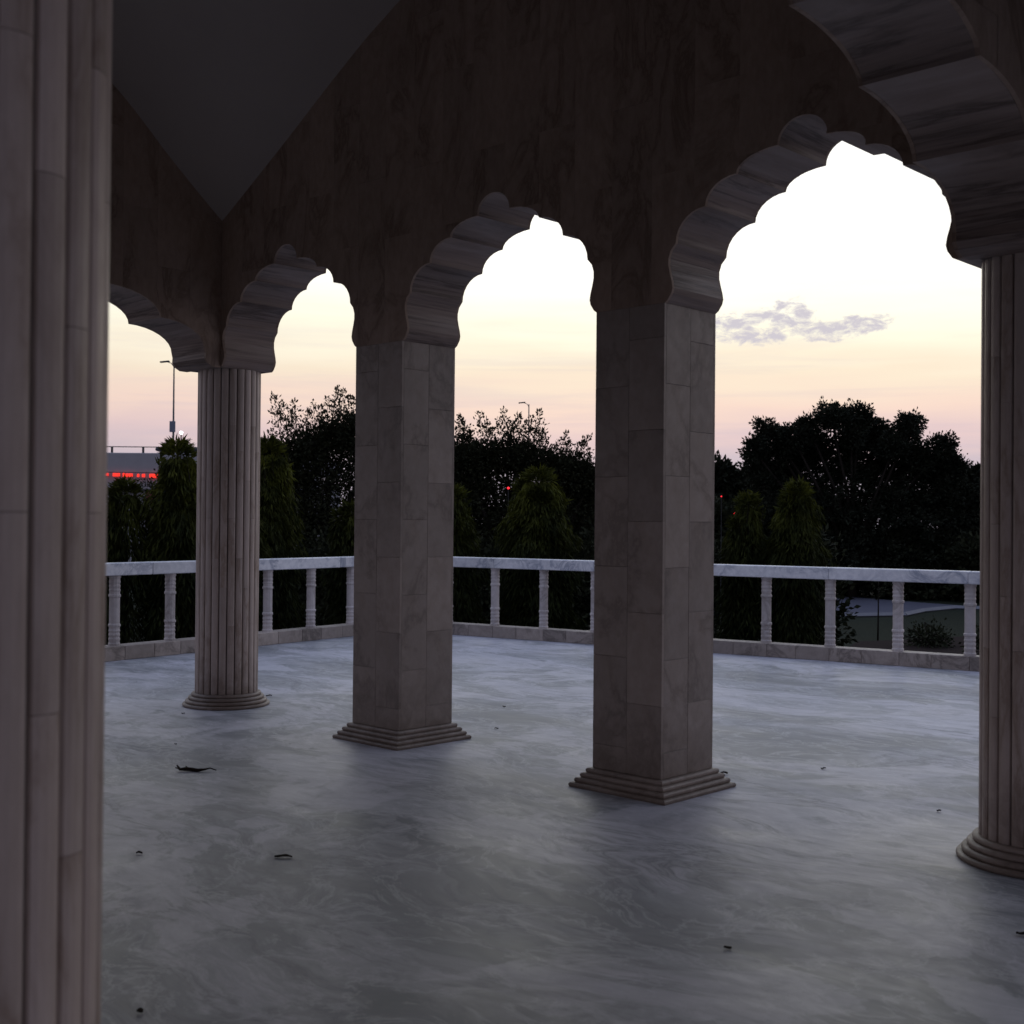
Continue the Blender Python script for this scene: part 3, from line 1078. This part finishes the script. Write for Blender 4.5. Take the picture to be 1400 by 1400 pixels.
broad_tree(-12.07, 16.57, Gc, [(-1.5, 4.2, 0, .6, .5), (-.95, 4.3, .1, .55, .5), (-.4, 4.35, 0, .5, .55), (.15, 4.3, .1, .55, .5), (.7, 4.1, 0, .55, .5), (1.25, 3.95, 0, .55, .5), (1.7, 3.9, 0, .5, .5),
           (-1.2, 3.4, 0, .8, .6), (-.2, 3.4, 0, .85, .6), (.8, 3.2, 0, .9, .65), (1.6, 3.2, .2, .7, .6), (-1.2, 2.6, 0, 1.2, .8), (.2, 2.5, 0, 1.4, .9), (1.4, 2.4, .2, 1.2, .9), (-.8, 1.4, 0, 1.6, 1.0), (1.0, 1.3, 0, 1.6, 1.0)],
           'dark tree with many thin upright sprigs between the two square pillars', 13,
           shoots=[(-1.58, 5.34), (-1.19, 5.62), (-1.1, 5.25), (-0.93, 5.29), (-0.54, 5.62), (-0.43, 5.38), (-0.65, 5.34), (-0.14, 5.5), (-0.21, 5.22), (0.23, 5.48), (0.41, 5.61), (0.56, 5.12), (0.32, 5.26), (1.1, 5.05), (1.22, 4.85), (1.7, 4.96), (1.53, 4.79), (0.91, 4.84), (-1.39, 5.06)], **LOW)
broad_tree(-11.7, 18.4, Gc, [(-.6, 3.4, 0, .9, .7), (.4, 3.4, 0, .9, .7), (1.2, 3.2, .3, .9, .8), (0, 2.4, 0, 1.4, 1.1), (0, 1.3, 0, 1.6, 1.0)],
           'lower dark tree against the left edge of the nearer square pillar', 14, shoots=[(-.3, 4.6), (.2, 4.7), (.7, 4.5), (1.1, 4.5)], **LOW)
TUFT = [(-4.1, 6.08), (-3.39, 6.71), (-2.97, 6.37), (-3.66, 5.52), (-1.85, 6.89), (-1.0, 7.18), (-0.45, 7.52), (0.12, 7.36), (0.55, 6.97), (1.11, 6.83), (2.1, 7.04), (2.72, 6.74), (3.37, 6.25), (3.8, 5.75),
        (4.2, 5.55), (3.52, 5.3), (-2.26, 6.1), (-0.99, 6.25), (0.13, 6.4), (1.4, 6.13), (2.39, 6.0), (-1.5, 6.5), (1.6, 6.7), (-2.5, 6.5), (-.2, 6.7)]
trnd = random.Random(4)
lob = [(a * .95 - .05, b_ - .50, trnd.uniform(-1.5, 1.5), trnd.uniform(.46, .62) if abs(a) < 3.9 else .36, trnd.uniform(.36, .46)) for a, b_ in TUFT]
lob += [(-2.6, 4.7, .8, .8, .5), (-1.2, 4.9, .8, .9, .5), (.3, 4.9, .8, .9, .5), (1.7, 4.8, .8, .9, .5), (2.9, 4.7, .8, .8, .5), (-1.4, 5.7, .9, .7, .45), (.5, 6.0, .9, .7, .45), (1.9, 5.8, .9, .7, .45), (-3.2, 4.9, 0, .75, .5), (-2.1, 5.2, .5, .6, .45), (-.3, 5.6, 0, .7, .45), (.9, 5.3, .4, .75, .5), (2.3, 5.2, -.4, .7, .5), (3.4, 4.9, 0, .7, .5),
        (-3.4, 4.1, 0, 1.0, .7), (-2.0, 4.3, .5, 1.0, .6), (-.4, 4.5, 0, 1.1, .6), (1.1, 4.3, 0, 1.2, .7), (2.8, 4.2, 0, 1.2, .7), (4.0, 4.1, 0, 1.0, .7),
        (-3.2, 3.1, 0, 1.5, .9), (-1.2, 3.3, 0, 1.8, .9), (1.0, 3.2, 0, 1.9, 1.0), (3.2, 3.1, 0, 1.8, 1.0), (-2.4, 1.7, 0, 2.0, 1.2), (0, 1.6, 0, 2.1, 1.2), (2.6, 1.7, 0, 2.1, 1.2)]
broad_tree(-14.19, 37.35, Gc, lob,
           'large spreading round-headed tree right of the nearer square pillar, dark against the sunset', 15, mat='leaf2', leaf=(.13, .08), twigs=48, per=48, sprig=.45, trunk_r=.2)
broad_tree(-10.2, 43.2, Gc, [(-1.5, 4.1, 0, 1.2, .9), (-.2, 4.4, 0, 1.2, .8), (1.4, 4.4, 0, 1.3, .8), (-1.2, 3.4, 0, 2.0, 1.5), (1.2, 3.4, 0, 2.0, 1.5), (-1, 1.6, 0, 2.2, 1.5), (1.4, 1.6, 0, 2.2, 1.5), (3.4, 3.8, 0, 1.6, 1.2), (3.6, 2.2, 0, 2.2, 1.8)],
           'dark bushy tree at the right, partly behind the half-cut round column', 16, mat='leaf2', leaf=(.26, .18), twigs=80, per=40, sprig=.2, trunk_r=.35)
broad_tree(-32.5, 56.0, Gc, [(-2.4, 5.1, 0, 1.5, 1.2), (-.6, 5.4, 0, 1.3, 1.1), (.9, 4.9, 0, 1.5, 1.1), (2.6, 4.5, 0, 1.4, 1.2), (-1.5, 3.2, 0, 2.4, 1.6), (1.5, 3.0, 0, 2.4, 1.6), (0, 1.4, 0, 3.0, 1.6), (4.2, 3.2, 0, 2.2, 1.6), (4.2, 1.5, 0, 2.4, 1.6)],
           'distant low tree seen just right of the nearer square pillar', 17, mat='leaf2', leaf=(.3, .2), twigs=60, per=34, sprig=.5, trunk_r=.3)
broad_tree(-21.5, 13.4, Gc, [(-.8, 3.2, 0, 1.3, .9), (.8, 3.4, 0, 1.3, .9), (0, 2.0, 0, 1.9, 1.3), (-1.4, 1.2, 0, 1.6, 1.2), (1.6, 1.3, 0, 1.6, 1.2)],
           'bushy tree behind the far round column and the evergreens', 18, sprig=.4, twigs=54)


def shrub(x, y, r_, h_, label, seed, grp='dark shrubs massed below the garden trees', mat='shrub', lf=(.12, .07), tw=80):
    lob = [(-.45 * r_, h_ * .45, 0, r_ * .7, h_ * .55), (.45 * r_, h_ * .45, 0, r_ * .7, h_ * .55), (0, h_ * .62, 0, r_ * .7, h_ * .42), (0, h_ * .25, 0, r_, h_ * .3)]
    return broad_tree(x, y, Gc, lob, label, seed, mat=mat, leaf=lf, twigs=tw, per=26, sprig=.15, group=grp, trunk_r=.05, name='shrub', cat='shrub')


SH = [(-15.5, 10.6, 1.9, 2.9, 'dark shrub behind the gap left of the farther square pillar'),
      (-12.9, 11.9, 1.6, 2.6, 'dark shrub seen over the rail just left of the farther square pillar'),
      (-11.5, 14.3, 1.5, 2.3, 'dark shrub behind the farther square pillar'),
      (-10.6, 15.3, 1.4, 2.5, 'dark shrub over the rail between the pillars, left of the three-tipped evergreen'),
      (-9.8, 17.0, 1.5, 2.6, 'dark shrub over the rail between the pillars, right of the three-tipped evergreen'),
      (-8.6, 19.8, 1.6, 2.3, 'dark shrub hidden behind the nearer square pillar'),
      (-18.5, 33.9, 2.4, 3.6, 'dark shrub left of the large tree, right of the nearer square pillar'),
      (-16.0, 38.7, 2.2, 2.6, 'dark shrub under the left side of the large round-headed tree'),
      (-12.4, 39.0, 2.2, 2.5, 'dark shrub under the middle of the large round-headed tree'),
      (-9.0, 39.6, 2.2, 2.5, 'dark shrub under the right side of the large round-headed tree'),
      (-5.4, 39.6, 2.2, 2.7, 'dark shrub at the right beside the half-cut column'),
      (-20.5, 44.0, 3.0, 4.0, 'farther dark shrub behind the slim evergreen right of the nearer pillar'),
      (-1.95, 12.95, .62, 2.8, 'loose leafy shrub beside the bright-tipped evergreen, overhanging the pale path')]
for i, (x, y, r_, h_, lb) in enumerate(SH):
    shrub(x, y, r_, h_, lb, 70 + i, lf=(.2, .13) if y > 30 else (.12, .07), tw=70)
# low planting in the bed
for i, (x, y) in enumerate([(-3.4, 20.7), (-2.6, 22.6), (-2.0, 24.6), (-1.4, 19.6), (-.4, 22.0), (.3, 24.8)]):
    broad_tree(x, y, Gc, [(0, .22, 0, .55, .22), (.3, .2, .3, .4, .2)],
               'low dark bush in the soil bed at the lower right, %s' % ['left front', 'left middle', 'left back', 'right front', 'right middle', 'right back'][i], 90 + i, mat='shrub',
               leaf=(.09, .05), twigs=60, per=14, group='low bushes in the soil bed', trunk_r=.02, name='bedding_bush', cat='bush')

# sapling on the lawn
sp = thing('sapling', (-4.9, 21.4, Gc), 'thin young sapling standing alone on the lawn in front of the pale path', 'sapling')
tv, tf = [], []
tube_vf([(0, 0, -.05), (.01, 0, .8), (0, .02, 1.6)], [.022, .017, .006], 6, tv, tf)
rng = np.random.default_rng(5)
P, D = [], []
for k in range(11):
    a = rng.uniform(0, 6.28); z = rng.uniform(.95, 1.5)
    e = np.array([math.cos(a) * .2, math.sin(a) * .2, z + .22])
    tube_vf([(0, 0.01, z), tuple(e)], [.006, .002], 3, tv, tf, caps=False)
    q = rng.uniform(.3, 1, 7)[:, None]
    P.append(np.array([0, 0, z]) + (e - np.array([0, 0, z])) * q)
    D.append(rng.normal(0, 1, (7, 3)))
link('trunk', mesh('trunk', tv, tf, True), 'bark', sp)
leaf_quads(np.concatenate(P), np.concatenate(D), .07, .035, rng, 'crown', 'shrub', sp, .5)

# ------------------------------------------------------------------ flyover at the left
fd = Vector((0.722, 0.692, 0))   # runs across the view
fc = Vector((-45.6, 24.6, 0))
fo = thing('flyover', (fc.x, fc.y, 0), 'pale concrete flyover ramp at far left, above the evergreens', 'flyover', None, math.atan2(fd.y, fd.x))
link('parapet', bevel_box('parapet', -30, 9, 0, 0.3, 3.02, 4.80, 0.03), 'concrete', fo)
link('parapet', bevel_box('parapet', -30, 9, 8.0, 8.3, 3.92, 4.80, 0.03), 'concrete', fo)
link('deck', bevel_box('deck', -30, 9, 0.28, 8.02, 3.0, 3.50, 0.02), 'concrete', fo)
x = -30.0
while x < 9:
    me = bevel_box('retaining_panel', x + .02, x + 1.98, 0.35, .6, ZG - .1, 3.0, 0.03)
    link('retaining_panel', me, 'concrete', fo)
    x += 2.0
vs, fs = [], []
tube_vf([(-30, .15, 5.12), (9, .15, 5.09)], [.025, .025], 6, vs, fs)
link('handrail', mesh('handrail', vs, fs), 'metal', fo)
pm_ = bevel_box('railing_post', -.045, .045, .105, .195, 4.80, 5.10, 0)
for k in range(26):
    link('railing_post', pm_, 'metal', fo, (-30 + 1.52 * k, 0, 0))

rl = thing('light_string', (fc.x, fc.y, 0), 'string of glowing red lights along the flyover at far left', 'lights', None, math.atan2(fd.y, fd.x))
rnd = random.Random(8)
vs, fs = [], []
tube_vf([(-4.2, -.12, 3.86), (3.2, -.12, 3.82)], [.02, .02], 5, vs, fs)
link('cable', mesh('cable', vs, fs), 'metal', rl)
x = -4.0
while x < 2.3:
    wd = rnd.choice([.10, .14, .2, .34, .4])
    hh = rnd.uniform(.07, .19)
    zc = 3.70 - .02 * x
    link('red_light', bevel_box('red_light', x, x + wd, -.16, -.09, zc - hh / 2, zc + hh / 2, .015), 'redlight', rl)
    x += wd + rnd.choice([.04, .08, .14, .22])
po = tag(link('banner', bevel_box('banner', 0.55, 0.95, .18, .26, 2.35, 3.15, .005), 'redpanel', None, (fc.x, fc.y, 0)), 'brown-red banner hanging under the red lights', 'banner')
po.rotation_euler = (0, 0, math.atan2(fd.y, fd.x))
po = tag(link('banner', bevel_box('banner', 1.15, 1.5, .18, .26, 2.25, 3.2, .005), 'bluepanel', None, (fc.x, fc.y, 0)), 'blue banner beside the brown-red one under the red lights', 'banner')
po.rotation_euler = (0, 0, math.atan2(fd.y, fd.x))

# lorry crossing the flyover
tk = thing('lorry', (fc.x + fd.x * 2.55 - fd.y * 2.5, fc.y + fd.y * 2.55 + fd.x * 2.5, 3.50), 'dark lorry with a jutting canopy driving along the flyover', 'lorry', None, math.atan2(fd.y, fd.x))
link('cargo_body', bevel_box('cargo_body', -.55, 3.2, -1.0, 1.0, .75, 1.52, .05), 'truck', tk)
link('canopy', bevel_box('canopy', -1.95, .4, -1.05, 1.05, 1.48, 1.66, .05), 'truck', tk)
cb = link('cab', bevel_box('cab', -1.75, -1.22, -.95, .95, .55, 1.46, .06), 'truck', tk)
link('windscreen', bevel_box('windscreen', -1.79, -1.752, -.8, .8, .95, 1.4, .01), 'glassdark', cb)
for wx in (-1.2, 1.6, 2.6):
    for wy in (-.95, .75):
        vs, fs = [], []
        tube_vf([(wx, wy, .45), (wx, wy + .22, .45)], [.45, .45], 16, vs, fs)
        link('wheel', mesh('wheel', vs, fs), 'rubber', tk)


# street lamps
def street_lamp(x, y, zt, arm, label, sign=None):
    o = thing('street_lamp', (x, y, ZG), label, 'street lamp', 'tall street lamps')
    h = zt - ZG
    vs, fs = [], []
    tube_vf([(0, 0, 0), (0, 0, h * .5), (0, 0, h)], [.06, .045, .025], 8, vs, fs)
    link('pole', mesh('pole', vs, fs, True), 'metal', o)
    vs, fs = [], []
    tube_vf([(0, 0, h - .12), (fd.x * arm * .4, fd.y * arm * .4, h + .02), (fd.x * arm, fd.y * arm, h + .06)], [.02, .016, .012], 6, vs, fs)
    link('arm', mesh('arm', vs, fs), 'metal', o)
    hd = link('lamp_head', bevel_box('lamp_head', -.17, .17, -.07, .07, -.025, .025, .01), 'metal', o, (fd.x * arm * 1.3, fd.y * arm * 1.3, h + .07))
    hd.rotation_euler = (0, R(-6), math.atan2(fd.y, fd.x))
    if sign:
        z0, z1, wd = sign
        s = link('sign_panel', bevel_box('sign_panel', -wd / 2, wd / 2, -.05, .0, z0 - ZG, z1 - ZG, .01), 'signback', o)
        s.rotation_euler = (0, 0, math.atan2(fd.y, fd.x))
        s.location = (fd.y * .1, -fd.x * .1, 0)
    return o


street_lamp(-30.88, 17.93, 7.27, -.26, 'tall street lamp carrying a grey sign panel, left of the far round column', (4.76, 5.16, .21))
street_lamp(-31.72, 37.87, 7.34, -.26, 'distant street lamp rising above the spiky tree between the square pillars')

wl = thing('floodlight', (-29.8, 17.6, ZG), 'small white floodlight glowing just right of the sign on the street lamp', 'floodlight')
vs, fs = [], []
tube_vf([(0, 0, 0), (0, 0, 5.8)], [.04, .025], 6, vs, fs)
link('pole', mesh('pole', vs, fs), 'metal', wl)
bm = bmesh.new()
bmesh.ops.create_icosphere(bm, subdivisions=2, radius=.055)
link('bulb', bm_mesh('bulb', bm), 'whitelamp', wl, (0, 0, 5.88))
for (x, y, z, r_, lb) in [(-8.87, 12.72, 2.31, .026, 'small red signal lamp shining in the dark left of the three-tipped evergreen'),
                          (-6.53, 17.72, 1.83, .028, 'brighter lower red signal lamp just right of the nearer square pillar'),
                          (-6.75, 17.5, 2.22, .014, 'faint upper red signal lamp just right of the nearer square pillar')]:
    o = thing('signal_lamp', (x, y, ZG), lb, 'signal lamp', 'red signal lamps among the trees')
    vs, fs = [], []
    tube_vf([(0, 0, 0), (0, 0, z - ZG - r_)], [.012, .008], 6, vs, fs)
    link('post', mesh('post', vs, fs), 'rubber', o)
    bm = bmesh.new()
    bmesh.ops.create_icosphere(bm, subdivisions=2, radius=r_)
    link('bulb', bm_mesh('bulb', bm), 'redlamp', o, (0, 0, z - ZG))

# ------------------------------------------------------------------ litter on the floor
tw = Vector((2.31, -1.74, 0))
vs, fs = [], []
pts = [(-.185, .03, .035), (-.15, .01, .012), (-.10, .0, .016), (-.04, .012, .012), (.02, -.01, .010), (.08, .0, .014), (.13, .02, .02), (.19, .012, .008)]
pts = [(p[0] * .68, p[1] * .8, p[2]) for p in pts]
tube_vf([tuple(Vector((0, 0, 0)) + Rt * p[0] + Vector((-Rt.y, Rt.x, 0)) * p[1] + Vector((0, 0, p[2]))) for p in pts], [.004, .009, .013, .012, .012, .007, .004, .003], 6, vs, fs)
for q0, q1 in (((-.10, 0.005, .015), (-.12, -.03, .03)), ((-.04, 0, .015), (-.07, .03, .028)), ((.02, 0, .012), (.0, -.02, .02))):
    tube_vf([tuple(Rt * q[0] + Vector((-Rt.y, Rt.x, 0)) * q[1] + Vector((0, 0, q[2]))) for q in (q0, q1)], [.006, .003], 5, vs, fs)
tag(link('curled_twig', mesh('curled_twig', vs, fs), 'dryleaf', None, tw), 'dark curled twig lying on the floor in front of the far round column', 'twig')


def crumb(x, y, sx, sy, label, seed, nm='dry_leaf', cat='leaf', h=.012, rz=.75):
    rr = random.Random(seed)
    vs, fs = [], []
    n, m2 = 7, 3
    for j in range(m2):
        for i in range(n):
            u = -1 + 2 * i / (n - 1); v_ = -1 + j
            wv = math.sqrt(max(0.03, 1 - u * u))
            vs.append((u * sx / 2, v_ * sy / 2 * wv, .002 + h * (abs(v_) * .35 + .15 * math.sin(u * 3 + seed) + .3) + rr.uniform(0, h * .2)))
    k = len(vs)
    for p in list(vs):
        vs.append((p[0], p[1], max(0.0006, p[2] - .0025)))
    for j in range(m2 - 1):
        for i in range(n - 1):
            a = j * n + i
            fs.append((a, a + 1, a + n + 1, a + n))
            fs.append((k + a, k + a + n, k + a + n + 1, k + a + 1))
    o = link(nm, mesh(nm, vs, fs), 'dryleaf', None, (x, y, 0))
    o.rotation_euler = (0, 0, rz)
    return tag(o, label, cat, 'dry leaf scraps scattered on the floor')


crumb(4.34, -2.53, .085, .035, 'curled dark leaf scrap on the floor halfway below the farther square pillar', 1, h=.012)
crumb(3.81, -2.98, .03, .02, 'tiny dark scrap between the near column and the curled leaf', 2)
crumb(5.53, -3.95, .022, .03, 'tiny dark scrap at the bottom edge near the huge near column', 3, h=.012)
crumb(6.54, -2.09, .03, .022, 'small dark scrap in the right foreground below the nearer square pillar', 4, h=.010)
crumb(7.27, -1.14, .05, .03, 'dark scrap cut by the right edge below the half-cut column', 5, h=.015)
crumb(5.06, 1.23, .035, .02, 'small dark scrap between the nearer square pillar and the right column', 6)
crumb(-.15, .55, .055, .02, 'dark leaf scrap beside the base of the far round column', 7, h=.015)
crumb(4.70, .62, .05, .025, 'dark leaf scrap touching the right corner of the nearer square pillar base', 8, h=.02)
crumb(2.50, .79, .03, .02, 'tiny scrap on the floor between the square pillars, nearer one', 9)
crumb(1.76, 1.64, .03, .02, 'tiny scrap on the floor between the square pillars, farther one', 10)
crumb(1.39, -1.33, .022, .010, 'thin scrap just before the base of the far round column', 11, h=.006)
crumb(.21, -.55, .03, .012, 'small scrap against the foot of the far round column', 12, h=.008)
crumb(6.12, .63, .025, .02, 'tiny scrap left of the base of the half-cut right column', 13)
